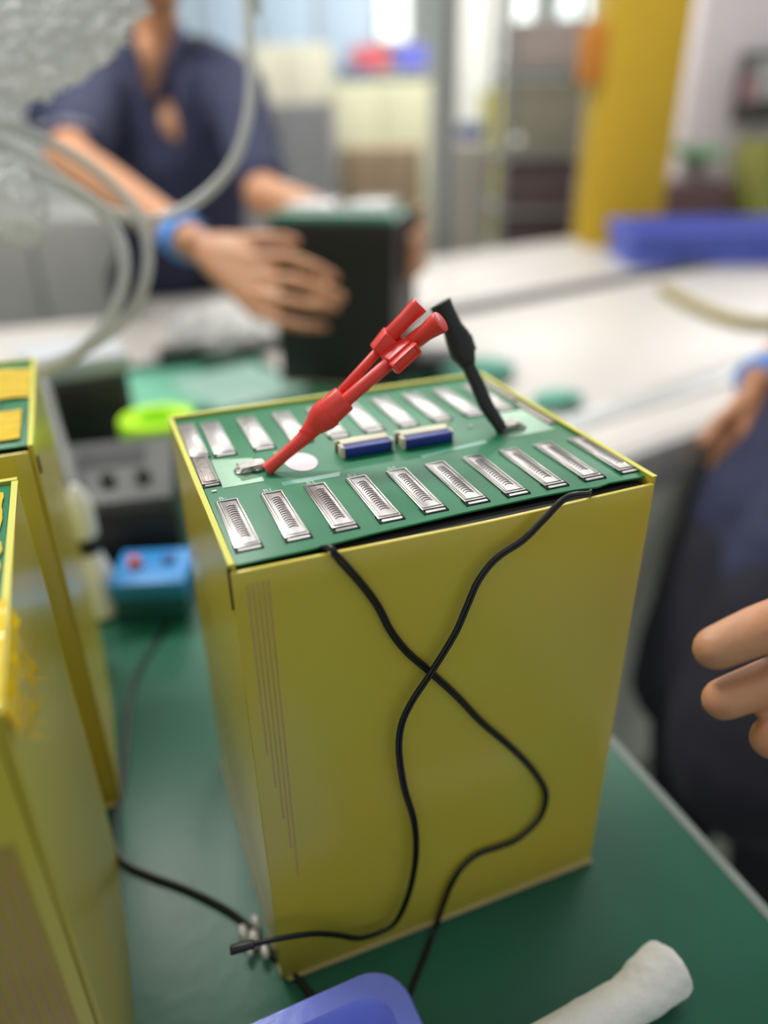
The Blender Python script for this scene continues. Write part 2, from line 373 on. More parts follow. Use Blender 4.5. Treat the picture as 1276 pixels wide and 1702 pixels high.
# connectors
for (x0, x1, y0, y1) in ((.0715, .1005, .0815, .0905), (.1045, .1345, .0800, .0890)):
    g = G().bx(x0, x1, y0+.004, y1+.002, TOP, TOP+.0062).bx(x0, x0+.0022, y0-.001, y1, TOP, TOP+.0062).bx(x1-.0012, x1, y0-.001, y1, TOP, TOP+.0062)
    cn = P('socket', g, M_['cream'], bevel=.0004)
    gg = G().bx(x0+.0024, x1-.0014, y0-.0016, y0+.004, TOP+.0006, TOP+.0056); mesh_obj('plug', loc_(pack, gg), M_['blue'], cn, .0004)
    gp = G()
    for q in range(12): xx = x0+.003+q*(x1-x0-.006)/11; gp.bx(xx-.0004, xx+.0004, y1+.002, y1+.0042, TOP, TOP+.0006)
    mesh_obj('solder_pins', loc_(pack, gp), M_['tin'], cn)
# small chips and capacitors between the rows
for (cx, cy) in ((.0405, .094), (.0425, .1005), (.152, .094), (.0045, .0690), (.142, .103)):
    P('chip_resistor', G().bx(cx-.0012, cx+.0012, cy-.0007, cy+.0007, TOP, TOP+.0007), M_['cream'], bevel=.0001)
# glass fibre lines on the front panel
for k in range(5):
    x = .0030+.0021*k; P('fibre_line', strip(x, x+.0008, H-.10-.022*k, H-.008, .0001), M_['hatch'])
P('gap_strip', G().bx(.012, .198, -.0004, .0062, H-.009, H-.0040), M_['core'])
P('corner_gap', G().bx(-.0034, -.0020, -.0012, .0002, H-.020, H-.0005), M_['core'])
# black battery pack handled by worker
a, b = U(450, 368, z=H), U(662, 372, z=H); rzb = math.atan2(b.y-a.y, b.x-a.x)
M_['bpanel'] = mat('black_epoxy_board', '1E1D1B', .5, var=.1)
bp, PB = make_pack('battery_pack', 'black sided battery pack with green top, held in the hands of the worker', (a.x, a.y, .002), rzb, M_['bpanel'], M_['pcbp'])
for k in range(9):
    make_tab(bp, .004+.0215*k, .018, weld=False); make_tab(bp, .004+.0215*k, .105, weld=False)
PB('wrapping_film', G().bx(.012, .088, .03, .14, TOP+.001, TOP+.022).bx(.112, .186, .03, .14, TOP+.001, TOP+.024), M_['film'], bevel=.006)
PB('cover_board', G().bx(.0, W, .0, .012, TOP, TOP+.012), M_['pcbp'], bevel=.001)
# foreground-left packs with amber tape
fx, fy = -.0842, -.055
pf, PF = make_pack('battery_pack', 'nearest yellow battery pack at the bottom left corner with amber tape on its top', (fx-W, fy, .0005), 0, M_['panel'], M_['edge'])
gx, gy = -.078, .162
pg, PG = make_pack('battery_pack', 'yellow battery pack at the left edge standing behind the nearest taped pack', (gx-W, gy, .0005), 0, M_['panel'], M_['edge'])
for k in range(9):
    for o_ in (pf, pg): make_tab(o_, .0045+.0209*k, .0165, weld=False); make_tab(o_, .0045+.0209*k, .108, weld=False)
def tape(Pf, x0, x1, y0, y1, drop=.0, z=TOP, amp=.0012, seed=0):
    n_ = 26; m_ = 14; g = G(); vs_ = []; tot = (x1-x0)+drop
    for i in range(n_+1):
        s = tot*i/n_
        for j in range(m_+1):
            y = y0+(y1-y0)*j/m_; w_ = amp*(noise.noise(V((s*130, y*130, seed)))+.6)
            if s < x1-x0: p = V((x0+s, y, z+.0012+abs(w_)))
            else: p = V((x1+.0006+abs(w_)*1.2, y, z+.0012-(s-(x1-x0))))
            vs_.append(p)
    fs = [(i*(m_+1)+j, i*(m_+1)+j+1, (i+1)*(m_+1)+j+1, (i+1)*(m_+1)+j) for i in range(n_) for j in range(m_)]
    k = len(vs_); vs2 = [p+V((.00012, 0, .00015)) for p in vs_]
    g.add(vs_+vs2, fs+[tuple(q+k for q in f[::-1]) for f in fs])
    return Pf('amber_tape', g, M_['kapton'], smooth=True)
tape(PF, .02, W+.003, .001, .050, .014, seed=1); tape(PF, .02, W+.003, .030, .062, .006, seed=5); tape(PF, .03, W-.0035, .075, .110, 0, seed=2); tape(PF, .14, W-.0045, .122, .160, 0, seed=3)
tape(PG, .03, W-.004, .012, .060, 0, seed=4); tape(PG, .03, W-.002, .085, .150, 0, seed=6)
for k in range(6): # tape curls
    yy = .006+.008*k; g = G().tube([(W+.0035, yy, TOP-.008), (W+.007, yy+.003, TOP-.014-.004*(k % 3)), (W+.0055, yy+.006, TOP-.02-.003*k % .01), (W+.010, yy+.009, TOP-.026)], [.0003, .0009, .0007, .0001], 6, 5, .3); PF('tape_curl', g, M_['kapton'], smooth=True)
PF('fibre_patch', strip(W-.034, W-.005, H-.17, H-.050, .00005), mat('tan_fibre', 'B08A4C', .4, alpha=.35))
for k in range(7):
    x = W-.0085-.0041*k; PF('fibre_line', strip(x-.0009, x, H-.17+.004*k, H-.050-.002*(k % 3), .0002), M_['hatch'])
PG('white_plug', G().bx(W-.05, W-.018, .070, .084, TOP, TOP+.010).bx(W-.048, W-.02, .064, .070, TOP, TOP+.006), M_['whitep'], bevel=.001)
PG('side_hole', G().bx(W+.0025, W+.0036, .0035, .0065, H-.018, H-.008), M_['core'])
# ------------------------------------------------------------------ red and black test leads
def frame_along(a, b, up=V((0, 0, 1))):
    x = (b-a).normalized(); y = up.cross(x).normalized(); z = x.cross(y); return Matrix((x, y, z)).transposed()
tip = U(443, 781, z=H+.002); 
def rp(u, v, t): # points along the raised lead: height rises with t
    return U(u, v, z=H+.002+t)
rl = thing('test_lead', 'red double test lead leaning over the green top of the centre pack', 'test lead', tuple(tip))
p0, p1, p2, p3, p4 = tip, rp(503, 730, .013), rp(520, 710, .018), rp(537, 693, .023), rp(573, 661, .032)
mesh_obj('tip_sleeve', G().tube([p0, p0.lerp(p1, .5), p1, p1.lerp(p2, .4)], [.0034, .0031, .0037, .0046], 18, 3), M_['red'], rl, smooth=True)
mesh_obj('boot', G().tube([p1.lerp(p2, .3), p2, p3, p3.lerp(p4, .3), p4], [.0042, .0052, .0068, .0074, .0070], 8, 0, .85), M_['red'], rl, .0012)
mesh_obj('boot_collar', G().tube([p2.lerp(p3, .1), p3, p3.lerp(p4, .25)], [.0052, .0076, .0078], 18, 2, .9), M_['red'], rl, smooth=True)
def plug(a, b, c, d, ra, rb, side, flare):
    o_ = mesh_obj('plug_sleeve', G().tube([a, b], ra, 16).tube([b, c], [rb*1.02, rb*.95], 16).tube([c, c.lerp(d, .5), d.lerp(c, .12), d], [rb*.97, rb*.94, rb*flare, rb*flare*1.02], 18), M_['red'], rl, .0005)
    R_ = frame_along(b, c); m_ = b.lerp(c, .45); L_ = (c-b).length
    mesh_obj('grip_block', G().box(m_, (L_*.95, rb*2.2, rb*1.9), R=R_), M_['red'], o_, .0006)
    g = G()
    for q in (-1, 1): g.box(m_+R_ @ V((0, side*rb*1.5, q*rb*.55)), (L_*1.05, rb*.9, rb*.28), R=R_)
    g.box(m_+R_ @ V((L_*.5, side*rb*1.4, 0)), (L_*.12, rb*.9, rb*1.2), R=R_).box(m_+R_ @ V((-L_*.5, side*rb*1.5, 0)), (L_*.12, rb*.9, rb*1.2), R=R_).box(m_+R_ @ V((0, side*rb*1.45, 0)), (L_*.85, rb*.75, rb*.95), R=R_)
    mesh_obj('latch', g, M_['red'], o_, .0003)
plug(rp(562, 656, .031), rp(628, 584, .050), rp(650, 556, .058), rp(698, 506, .072), .0024, .0042, 1, 1.05)
plug(rp(572, 668, .030), rp(646, 604, .046), rp(682, 571, .054), rp(733, 534, .066), .0034, .0045, -1, 1.18)
bt = U(836, 716, z=H+.002)
bl = thing('test_lead', 'black test lead standing on the right end of the centre pack', 'test lead', tuple(bt))
q = [bt, rp(808, 674, .012), rp(793, 640, .022), rp(776, 604, .033)]
mesh_obj('tip_sleeve', G().tube(q, [.0032, .0040, .0040, .0036], 14, 4), M_['black'], bl, smooth=True)
c0, c1, c2, c3, c4 = rp(778, 608, .032), rp(770, 590, .037), rp(760, 560, .046), rp(752, 545, .051), rp(731, 503, .064)
sl = mesh_obj('plug_sleeve', G().tube([c0, c1, c2, c3, c3.lerp(c4, .5), c4], [.0042, .0068, .0070, .0056, .0054, .0062], 16), M_['black'], bl, .0006)
R_ = frame_along(c1, c2); mesh_obj('latch', G().box(c1.lerp(c2, .5)+R_ @ V((0, -.0065, 0)), ((c2-c1).length*.9, .004, .006), R=R_), M_['black'], sl, .0006)
# ------------------------------------------------------------------ twin black wires
def twin(name, label, path, r=.0009, cat='cable', sep=.00092, extra=None):
    o_ = thing(name, label, cat, tuple(path[0]))
    for sgn in (-1, 1):
        pts = []
        for i, p in enumerate(path):
            t_ = (path[min(i+1, len(path)-1)]-path[max(i-1, 0)]).normalized(); n_ = V((0, -1, 0)) if p.z > .02 else V((0, 0, 1))
            pts.append(p + t_.cross(n_)*sgn*sep)
        mesh_obj('wire', G().tube(pts, r, 8, 6), M_['blackc'], o_, smooth=True)
    return o_
YF = -.0062
def FP(l): return [U(u, v, y=YF) for u, v in l]
w1 = [V((.036, .001, H-.0005)), V((.038, -.0045, H+.0018))]+FP([(560, 925), (600, 970), (628, 1008), (650, 1050), (678, 1085), (715, 1117), (760, 1158), (800, 1200), (850, 1243), (888, 1283), (907, 1320), (897, 1360), (862, 1394), (830, 1408), (795, 1420), (768, 1442), (750, 1470), (737, 1502)])
w1 += [U(722, 1545, z=.002), U(705, 1590, z=.0015), U(685, 1640, z=.0015), U(668, 1690, z=.0015), U(655, 1740, z=.0015)]
twin('cable', 'thin black twin cable crossing the front panel and running to the bench at right', w1)
YF = -.0092
w2 = [V((.166, .001, H-.0005)), V((.160, -.005, H+.0022))]+FP([(940, 828), (905, 862), (870, 897), (825, 928), (795, 965), (775, 1010), (755, 1055), (715, 1120), (685, 1165), (667, 1205), (663, 1250), (672, 1310), (688, 1365), (691, 1420), (682, 1475), (665, 1520), (645, 1543)])
w2 += [U(600, 1559, y=-.011), U(560, 1554, y=-.012), U(520, 1552, y=-.014), U(470, 1559, y=-.014), U(430, 1567, y=-.012), U(395, 1576, y=-.010)]
c2_ = twin('cable', 'thin black twin cable looping left around the lower front corner of the centre pack', w2)
mesh_obj('plug', G().tube([w2[-2].lerp(w2[-1], .2), w2[-1]+(w2[-1]-w2[-2])*.35], [.0022, .0026], 12), M_['black'], c2_, .0004)
w3 = [U(u, v, z=.0022) for u, v in [(283, 1030), (262, 1062), (235, 1105), (219, 1150), (212, 1200), (209, 1250), (204, 1300), (196, 1340), (191, 1375), (193, 1408), (207, 1435), (250, 1456), (300, 1474), (350, 1497), (395, 1524), (430, 1560), (465, 1598), (500, 1632), (530, 1670)]]
w3[-1].z = w3[-2].z = .0022
o_ = thing('cable', 'black cable curving over the green mat from the light blue terminal box', 'cable', tuple(w3[0])); mesh_obj('wire', G().tube(w3, .0019, 8, 6), M_['blackc'], o_, smooth=True)
g = G(); c = U(422, 1560, z=.006)
for dx, dy, rr in ((0, 0, .004), (-.005, .006, .0035), (.003, .010, .003), (.004, -.010, .003), (-.004, -.006, .0026)): g.ball(c+V((dx, dy, 0)), (rr, rr*1.6, rr*1.1), seg=8)
tag(mesh_obj('glue_blob', g, mat('clear_glue', 'DAD6D0', .12, var=.1, alpha=.6, coat=.8), smooth=True, origin=tuple(c)), 'clear glossy glue blob on the cable beside the pack corner', 'glue')
# ------------------------------------------------------------------ things in front
rr_ = .022
def rrect(x0, x1, y0, y1, r, n=7):
    pts = []
    for cx, cy, a0 in ((x1-r, y0+r, -90), (x1-r, y1-r, 0), (x0+r, y1-r, 90), (x0+r, y0+r, 180)):
        for k in range(n+1): a = math.radians(a0+90*k/n); pts.append((cx+r*math.cos(a), cy+r*math.sin(a)))
    return pts
def bin_(name, label, cat, corner, rz, w, d, h, m, th=.011, group=None, lip=.02):
    o_ = thing(name, label, cat, (corner[0], corner[1], .0008), rz, group)   # corner = back right
    g = G(); loops = []
    def ring(ins, z, r): loops.append([(x, y, z) for x, y in rrect(-w+ins, -ins, -d+ins, -ins, max(.003, r))])
    ring(.018, 0, lip-.008); ring(.004, h-.012, lip-.002); ring(0, h-.009, lip); ring(0, h-.002, lip); ring(.0016, h, lip-.001); ring(th-.001, h, lip-.006); ring(th, h-.0015, lip-.007); ring(th+.003, h-.010, lip-.008); ring(.026, .005, lip-.012)
    n_ = len(loops[0]); vs_ = [p for l in loops for p in l]; fs = [(i*n_+k, i*n_+(k+1) % n_, (i+1)*n_+(k+1) % n_, (i+1)*n_+k) for i in range(len(loops)-1) for k in range(n_)]
    fs += [tuple(range(n_))[::-1], tuple((len(loops)-1)*n_+k for k in range(n_))]
    g.add(vs_, fs); mesh_obj('tub', loc_(o_, g), m, o_, smooth=True); return o_
cr = U(655, 1592, z=.045); cr.y = min(cr.y, -.012)
tr = bin_('plastic_bin', 'shiny blue plastic bin at the bottom edge, in front of the centre pack', 'bin', (cr.x, cr.y), math.radians(2), .22, .15, .045, M_['tray'], .0125)
# cloth roll
a = U(1108, 1612, z=.0155); b = U(1040, 1668, z=.0130); c = U(960, 1715, z=.0130); d_ = U(860, 1775, z=.0130)
g = G(); N_ = 26; vs_ = []
pth = [a+(a-b)*.14, a+(a-b)*.12, a, a.lerp(b, .5), b, c, d_, d_+(d_-c)*.05]; rs = [.0085, .0135, .0150, .0142, .0122, .0125, .0125, .011]
g.tube(pth, rs, 28, 5)
for i, p in enumerate(g.v): g.v[i] = p + V((0, 0, 1))*0 + (noise.noise_vector(p*220)*.0006) + noise.noise_vector(p*70)*.0009
rl_ = thing('cloth_roll', 'white cotton wrapped roll lying on the green mat at the bottom right', 'roll', (b.x, b.y, 0)); mesh_obj('roll', g, M_['cloth'], rl_, smooth=True)
g = G(); e0 = pth[1]; dr = (a-b).normalized(); R_ = frame_along(b, a)
sp = [e0+dr*.0004+R_ @ V((0, (.002+.010*k/30)*math.cos(k*.6), (.002+.010*k/30)*math.sin(k*.6))) for k in range(31)]
mesh_obj('wrap_edge', G().tube(sp, .0006, 6), M_['cloth'], rl_, smooth=True)
# ------------------------------------------------------------------ things behind, left
c = U(243, 1040, z=0); bo = thing('terminal_box', 'small light blue terminal box with a red post on the mat behind the centre pack', 'terminal box', (c.x+.015, c.y+.03, .0003), -.3)
def PX(nm, g, m, **k): return mesh_obj(nm, loc_(bo, g), m, bo, **k)
PX('base', G().bx(-.032, .034, -.03, .03, 0, .026), M_['teal'], bevel=.002); PX('lid', G().bx(-.034, .036, -.032, .032, .026, .046), M_['cyan'], bevel=.003)
PX('binding_post', G().lathe((-.015, 0, .046), [(.007, 0), (.007, .004), (.0055, .005), (.0055, .009), (.003, .010)], 16), mat('orange_red_plastic', 'C0503A', .5), smooth=True)
PX('binding_post', G().lathe((.016, .006, .046), [(.007, 0), (.007, .003), (.0055, .004), (.0055, .006), (.003, .007)], 16), mat('dark_blue_plastic', '205A94', .5), smooth=True)
c = U(235, 965, z=0)
bo = thing('instrument_case', 'low black instrument case with sloping grey top behind the light blue box', 'instrument', (c.x-.03, c.y+.07, .0003), -.15)
PX('case', G().bx(-.075, .085, -.055, .075, 0, .075), M_['black'], bevel=.004)
g = G().box((.005, .01, .086), (.158, .128, .02), R=Matrix.Rotation(.12, 3, 'X')); PX('top_panel', g, M_['dgrey'], bevel=.003)
for k in range(4): PX('knob', G().lathe((-.05+.035*k, -.02, .096), [(.008, 0), (.008, .006), (.006, .008)], 14), M_['black'], smooth=True)
PX('display', G().box((.02, .035, .0995), (.07, .035, .003), R=Matrix.Rotation(.12, 3, 'X')), M_['black'])
c = U(165, 745, z=.03)
bo = thing('meter_box', 'dark grey meter box with pale grey lid behind the instrument case at left', 'instrument', (c.x, c.y+.08, .0003), .1)
PX('case', G().bx(-.075, .05, -.05, .06, 0, .12), M_['dgrey'], bevel=.004); PX('lid', G().bx(-.08, .055, -.055, .065, .12, .145), mat('pale_grey_plastic', 'B9BCBE', .5), bevel=.004)
PX('front_panel', G().bx(-.065, .04, -.054, -.05, .02, .11), M_['black'], bevel=.001)
c = U(240, 715, z=.09); 
bo = thing('tape_roll', 'lime green tape roll lying behind the instrument case', 'tape', (c.x+.02, c.y+.05, .0003))
c.z = 0
PX('stand', G().lathe((0, 0, 0), [(.05, 0), (.05, .004), (.03, .006), (.03, .058), (.01, .06)], 24), M_['white'], smooth=True)
PX('roll', G().lathe((0, 0, .06), [(.024, 0), (.046, 0), (.048, .003), (.048, .024), (.046, .027), (.026, .027), (.024, .024), (.024, .001)], 32), M_['lime'], smooth=True)
c = U(168, 1030, z=0)
bo = thing('squeeze_bottle', 'white cone shaped bottle with black collar behind the left packs', 'bottle', (c.x+.002, c.y+.02, .0003))
PX('body', G().lathe((0, 0, 0), [(.022, 0), (.025, .003), (.024, .012), (.016, .045), (.011, .062), (.010, .066)], 24), M_['whitep'], smooth=True)
PX('collar', G().lathe((0, 0, .066), [(.012, 0), (.012, .014), (.010, .016)], 20), M_['black'], smooth=True)
PX('cap', G().lathe((0, 0, .082), [(.011, 0), (.012, .006), (.012, .034), (.008, .044), (.003, .052)], 20), M_['whitep'], smooth=True)
tag(mesh_obj('cable', G().tube([U(40, 600, d=.82), U(72, 640, d=.80), U(90, 700, d=.78), U(108, 760, d=.76), U(126, 830, d=.74), U(132, 900, d=.74)]+[U(118, 985, z=.006), U(100, 1010, z=.006)], .0052, 10, 5), M_['grey'], smooth=True, origin=tuple(U(100, 1010, z=.006))), 'thick grey cable hanging down behind the left packs', 'cable')
# pale sheet on the mat, added mint sheet for the mat's sheen, dark block, film bundle
a = U(395, 640, z=.001)
tag(mesh_obj('plastic_sheet', G().box((a.x, a.y, .0012), (.17, .20, .0014), .3), mat('pale_teal_sheet', 'A8CDBC', .4), bevel=.0004, origin=(a.x, a.y, 0)), 'pale translucent sheet lying on the green mat left of the black pack', 'sheet')
a = U(262, 648, z=.001)  # added sheet: the mat's pale gloss reflection put into its colour
tag(mesh_obj('sheen_sheet', G().box((a.x, a.y, .0010), (.16, .22, .0012), -.1), mat('mint_sheen', '6FB394', .5), bevel=.0004, origin=(a.x, a.y, 0)), 'added mint green sheet for the pale sheen on the mat behind the lime green tape roll', 'sheet')
a = U(300, 598, z=0)
tag(mesh_obj('rubber_block', G().box((a.x, a.y, .0135), (.085, .035, .026), -.1), M_['dgrey'], bevel=.004, origin=(a.x, a.y, 0)), 'small dark grey block on the mat left of the black pack', 'block')
def crumple(name, label, c, rad, R, m, amp=.18, fr=7, sub=5, cat='plastic bag', group=None, flat_z=None):
    bm = bmesh.new(); bmesh.ops.create_icosphere(bm, subdivisions=sub, radius=1)
    me = bpy.data.meshes.new(name)
    for v in bm.verts:
        p = v.co.copy(); n_ = 1-abs(noise.noise(p*fr*.35+V((c[0]*9, 2, 1))))*1.1; n2 = abs(noise.noise(p*fr+V((5, c[1]*7, 1)))); n3 = abs(noise.noise(p*fr*2.3))
        q_ = p*(.82+amp*(n_-.6)+amp*1.1*n2+amp*.5*n3); q_ = R @ V((q_.x*rad[0], q_.y*rad[1], q_.z*rad[2]))
        if flat_z is not None and c[2]+q_.z < flat_z: q_.z = flat_z-c[2]
        v.co = q_
    bm.to_mesh(me); bm.free(); me.materials.append(m)
    o_ = bpy.data.objects.new(name, me); C.objects.link(o_); o_.location = c
    return tag(o_, label, cat, group)
I3 = Matrix.Identity(3)
a = U(375, 545, z=.035)
crumple('film_bundle', 'crumpled clear plastic film heaped beside the black pack under the hand', (a.x, a.y, .036), (.12, .10, .044), I3, M_['film'], .25, 6, 5, 'plastic film', flat_z=.0008)
a = U(795, 612, z=.02)
crumple('cleaning_cloth', 'pale teal cleaning cloth heaped on the bench right of the black pack', (a.x, a.y, .016), (.07, .045, .02), I3, mat('teal_cloth', '6FB09A', .8), .25, 5, 4, 'cloth', flat_z=.0026)
a = U(925, 665, z=.01)
crumple('cleaning_cloth', 'small pale teal cloth on the white conveyor behind the right corner of the centre pack', (a.x, a.y, .012), (.045, .03, .014), I3, mat('teal_cloth', '6FB09A', .8), .25, 5, 4, 'cloth', flat_z=.0042)
a = U(730, 600, z=.02)
tag(mesh_obj('rubber_block', G().box((a.x, a.y, .021), (.09, .07, .034), -.4), M_['dgrey'], bevel=.006, origin=(a.x, a.y, 0)), 'dark grey block standing between the black pack and the teal cloth', 'block')
RC = Matrix((rt, -dn, -fwd)).transposed()   # orientation of things hanging across the line of sight
a = U(60, 15, d=.62)
bag = crumple('plastic_bag', 'large crinkled clear plastic bag hanging at the top left corner', tuple(a), (.105, .066, .04), RC @ Matrix.Rotation(.55, 3, 'Z'), M_['film'], .20, 9, 6)
WM[bag.name] = Matrix.Translation(a)
mesh_obj('hanging_string', G().tube([a+V((-.02, .0, .05)), a+V((-.03, .01, .4)), a+V((-.03, .02, 1.4))], .0012, 6), M_['whitep'], bag, smooth=True)
a = U(22, 335, d=.60)
crumple('plastic_bag', 'small crinkled plastic bag caught inside the hose loops at the left edge', tuple(a), (.026, .038, .02), RC @ Matrix.Rotation(.5, 3, 'Z'), M_['film'], .22, 8, 5)
# hose
hp = [U(406, -260, d=.70)+V((-.02, .05, 1.35))]
for u, v, d in [(406, -260, .70), (407, -60, .70), (411, 40, .70), (418, 130, .70), (408, 215, .70), (380, 282, .70), (330, 332, .70), (270, 362, .69), (215, 362, .68), (150, 338, .66), (95, 295, .64), (40, 258, .62), (-30, 238, .61), (-150, 260, .62), (-230, 380, .64), (-180, 540, .66), (-40, 615, .66), (90, 602, .65), (165, 565, .645), (222, 515, .64), (246, 440, .64), (236, 370, .64), (200, 320, .64), (140, 270, .63), (60, 226, .62), (-20, 205, .60), (-160, 220, .59), (-260, 360, .60), (-200, 560, .61), (-40, 635, .61), (90, 610, .61), (160, 560, .61), (197, 500, .61), (207, 430, .61), (186, 372, .61), (140, 325, .60), (70, 290, .60), (10, 262, .60)]:
    hp.append(U(u, v, d=d))
tag(mesh_obj('air_hose', G().tube(hp, .0052, 10, 5), M_['hose'], smooth=True, origin=tuple(hp[0])), 'clear plastic hose hanging down in loops at the upper left', 'hose')
# ------------------------------------------------------------------ people
def hand(g, wrist, palm_c, fingers, thumb, pr=.013):
    """fingers: list of (joint points, radii); palm filled between wrist and knuckles"""
    for pts, rs in fingers+[thumb]:
        g.chain(pts, rs)
    for pts, rs in fingers:
        g.chain([wrist, wrist.lerp(pts[0], .5), pts[0]], [pr*1.25, pr*1.15, rs[0]*1.12])
    ks = [f[0][0] for f in fingers]
    for i in range(len(ks)-1): g.cap(ks[i].lerp(wrist, .25), fingers[i][1][0]*1.12, ks[i+1].lerp(wrist, .25), fingers[i+1][1][0]*1.12); g.cap(ks[i].lerp(wrist, .5), pr*1.05, ks[i+1].lerp(wrist, .5), pr*1.05)
    g.chain([wrist, thumb[0][0]], [pr*1.2, thumb[1][0]*1.15])
def head(g, c, R, s=1.0):
    def B(p, r): g.ball(c+R @ (V(p)*s), tuple(k*s for k in r), R)
    B((0, 0, .03), (.075, .092, .085)); B((0, .035, -.03), (.056, .055, .075)); B((0, .06, -.085), (.026, .022, .020))
    g.chain([c+R @ V((0, .088, .015))*s, c+R @ V((0, .108, -.022))*s], [.009*s, .014*s])
    for q_ in (-1, 1): B((q_*.077, -.005, -.005), (.010, .020, .032)); B((q_*.034, .070, -.018), (.018, .016, .014))
    B((0, .084, -.058), (.022, .012, .007)); B((0, .082, -.070), (.020, .011, .007)); B((0, .078, .035), (.05, .012, .010))
def person(name, label, base, build_body, build_shirt, build_trousers, hd, vox=.0045, wr=.007):
    p = thing(name, label, 'person', base)
    g = G(); build_body(g); head(g, *hd)
    fused('body', g, M_['skin'], p, vox, 5)
    g = G(); build_shirt(g); fused('shirt', g, M_['navy'], p, .009, 4, wr, 9)
    g = G(); build_trousers(g); fused('trousers', g, M_['blackcloth'], p, .012, 4, wr, 7)
    c, R, s = hd
    g = G().ball(c+R @ V((0, -.012, .052))*s, (.084*s, .094*s, .082*s), R).ball(c+R @ V((0, -.045, .0))*s, (.074*s, .060*s, .075*s), R)
    fused('hair', g, M_['hair'], p, .007, 3, .004, 30)
    for q_ in (-1, 1):
        mesh_obj('eye', G().ball(c+R @ V((q_*.031, .083, .006))*s, (.0125*s, .010*s, .007*s), R, 12), M_['eye'], p, smooth=True)
        mesh_obj('iris', G().ball(c+R @ V((q_*.031, .092, .006))*s, (.0055*s, .0025*s, .0055*s), R, 10), M_['hair'], p, smooth=True)
        mesh_obj('eyebrow', G().tube([c+R @ V((q_*.014, .091, .030))*s, c+R @ V((q_*.032, .090, .035))*s, c+R @ V((q_*.050, .078, .028))*s], [.002, .003, .001], 6, 3), M_['hair'], p, smooth=True)
    return p
def band(p, a, b, r):
    m_ = (a+b)/2; R_ = frame_along(a, b, V((.1, .2, 1))); L_ = (b-a).length
    Rz = R_ @ Matrix.Rotation(math.pi/2, 3, 'Y'); bnd = mesh_obj('wristband', G().lathe(a, [(r*.9, 0), (r, .001), (r*1.02, L_/2), (r, L_-.001), (r*.9, L_)], 26, Rz), M_['band'], p, smooth=True)
    mesh_obj('snap_button', G().ball(m_+R_ @ V((0, 0, r)), (.006, .006, .003), R_, 12), M_['alu'], bnd, smooth=True)
# worker one: behind the white bench, leaning over the black pack
sh_r, sh_l = U(175, 150, d=1.80), U(395, 150, d=1.83)
el_r = U(112, 262, d=1.50); wr_r = U(322, 405, d=1.12); el_l = U(440, 325, d=1.60); nk = U(262, 45, d=1.76); ch = U(285, 220, d=1.86); wa = U(290, 420, d=1.98)
hipc = V((wa.x+.02, wa.y+.10, .0)); 
KN = [U(428, 398, d=1.08), U(440, 430, d=1.065), U(444, 470, d=1.06), U(440, 510, d=1.06)]
def fp(l): return [U(u, v, d=d) for u, v, d in l]
w1f = [(fp([(425, 432, 1.07), (480, 428, 1.045), (525, 446, 1.04), (556, 462, 1.045)]), [.0115, .010, .0092, .0080]),
       (fp([(432, 462, 1.065), (490, 468, 1.04), (535, 482, 1.035), (568, 494, 1.04)]), [.0115, .010, .0092, .0080]),
       (fp([(430, 492, 1.06), (480, 502, 1.04), (525, 510, 1.035), (556, 512, 1.04)]), [.011, .0096, .0088, .0076]),
       (fp([(424, 518, 1.06), (470, 536, 1.045), (510, 544, 1.04), (540, 544, 1.045)]), [.0098, .0085, .0078, .0068])]
w1t = (fp([(385, 405, 1.10), (430, 398, 1.085), (462, 400, 1.08), (490, 402, 1.08)]), [.014, .0125, .0115, .0095])
wl = bp.matrix_world if False else wm(bp)
def bpP(x, y, z): return wl @ V((x, y, z))
wr_l = bpP(W-.03, D+.075, H-.075)
w1lf = [([bpP(W+.010, D+.022, z-.005), bpP(W+.0145, D-.03, z), bpP(W+.0125, D-.07, z-.004), bpP(W+.0115, D-.10, z-.008)], [.010, .0088, .0083, .0074]) for z in (H-.030, H-.052, H-.074, H-.094)]
w1lt = ([bpP(W-.01, D+.035, H-.02), bpP(W+.004, D+.016, H-.004), bpP(W+.014, D-.012, H+.004)], [.013, .011, .009])
def b1(g):
    g.chain([nk+V((0, .02, .05)), nk, V(nk)+V((.0, .03, -.10))], [.052, .055, .07])
    g.chain([sh_r, el_r], [.050, .042]); g.chain([el_r, el_r.lerp(wr_r, .35), wr_r], [.043, .040, .026])
    g.chain([sh_l, el_l], [.050, .042]); g.chain([el_l, wr_l.lerp(el_l, .6), wr_l], [.040, .036, .026])
    hand(g, wr_r, None, w1f, w1t, .0135); hand(g, wr_l, None, w1lf, w1lt, .013)
    g.ball(U(245, 108, d=1.725), (.036, .03, .065)); g.cap(ch, .10, ch.lerp(wa, .4), .085)
def s1(g):
    g.chain([sh_r, U(230, 130, d=1.83), U(330, 120, d=1.85), sh_l], [.070, .085, .085, .072])
    g.chain([U(235, 190, d=1.86), U(270, 300, d=1.90), hipc+V((-.03, -.02, .05))], [.125, .13, .13])
    g.chain([U(355, 190, d=1.86), U(330, 280, d=1.92), hipc+V((.05, 0, .05))], [.125, .12, .13])
    g.chain([sh_r, sh_r.lerp(el_r, .55), sh_r.lerp(el_r, .82)], [.070, .068, .064]); g.chain([sh_l, sh_l.lerp(el_l, .55), el_l.lerp(sh_l, .12)], [.072, .064, .056])
    g.chain([U(80, 195, d=1.66), U(150, 185, d=1.68)], [.05, .055])
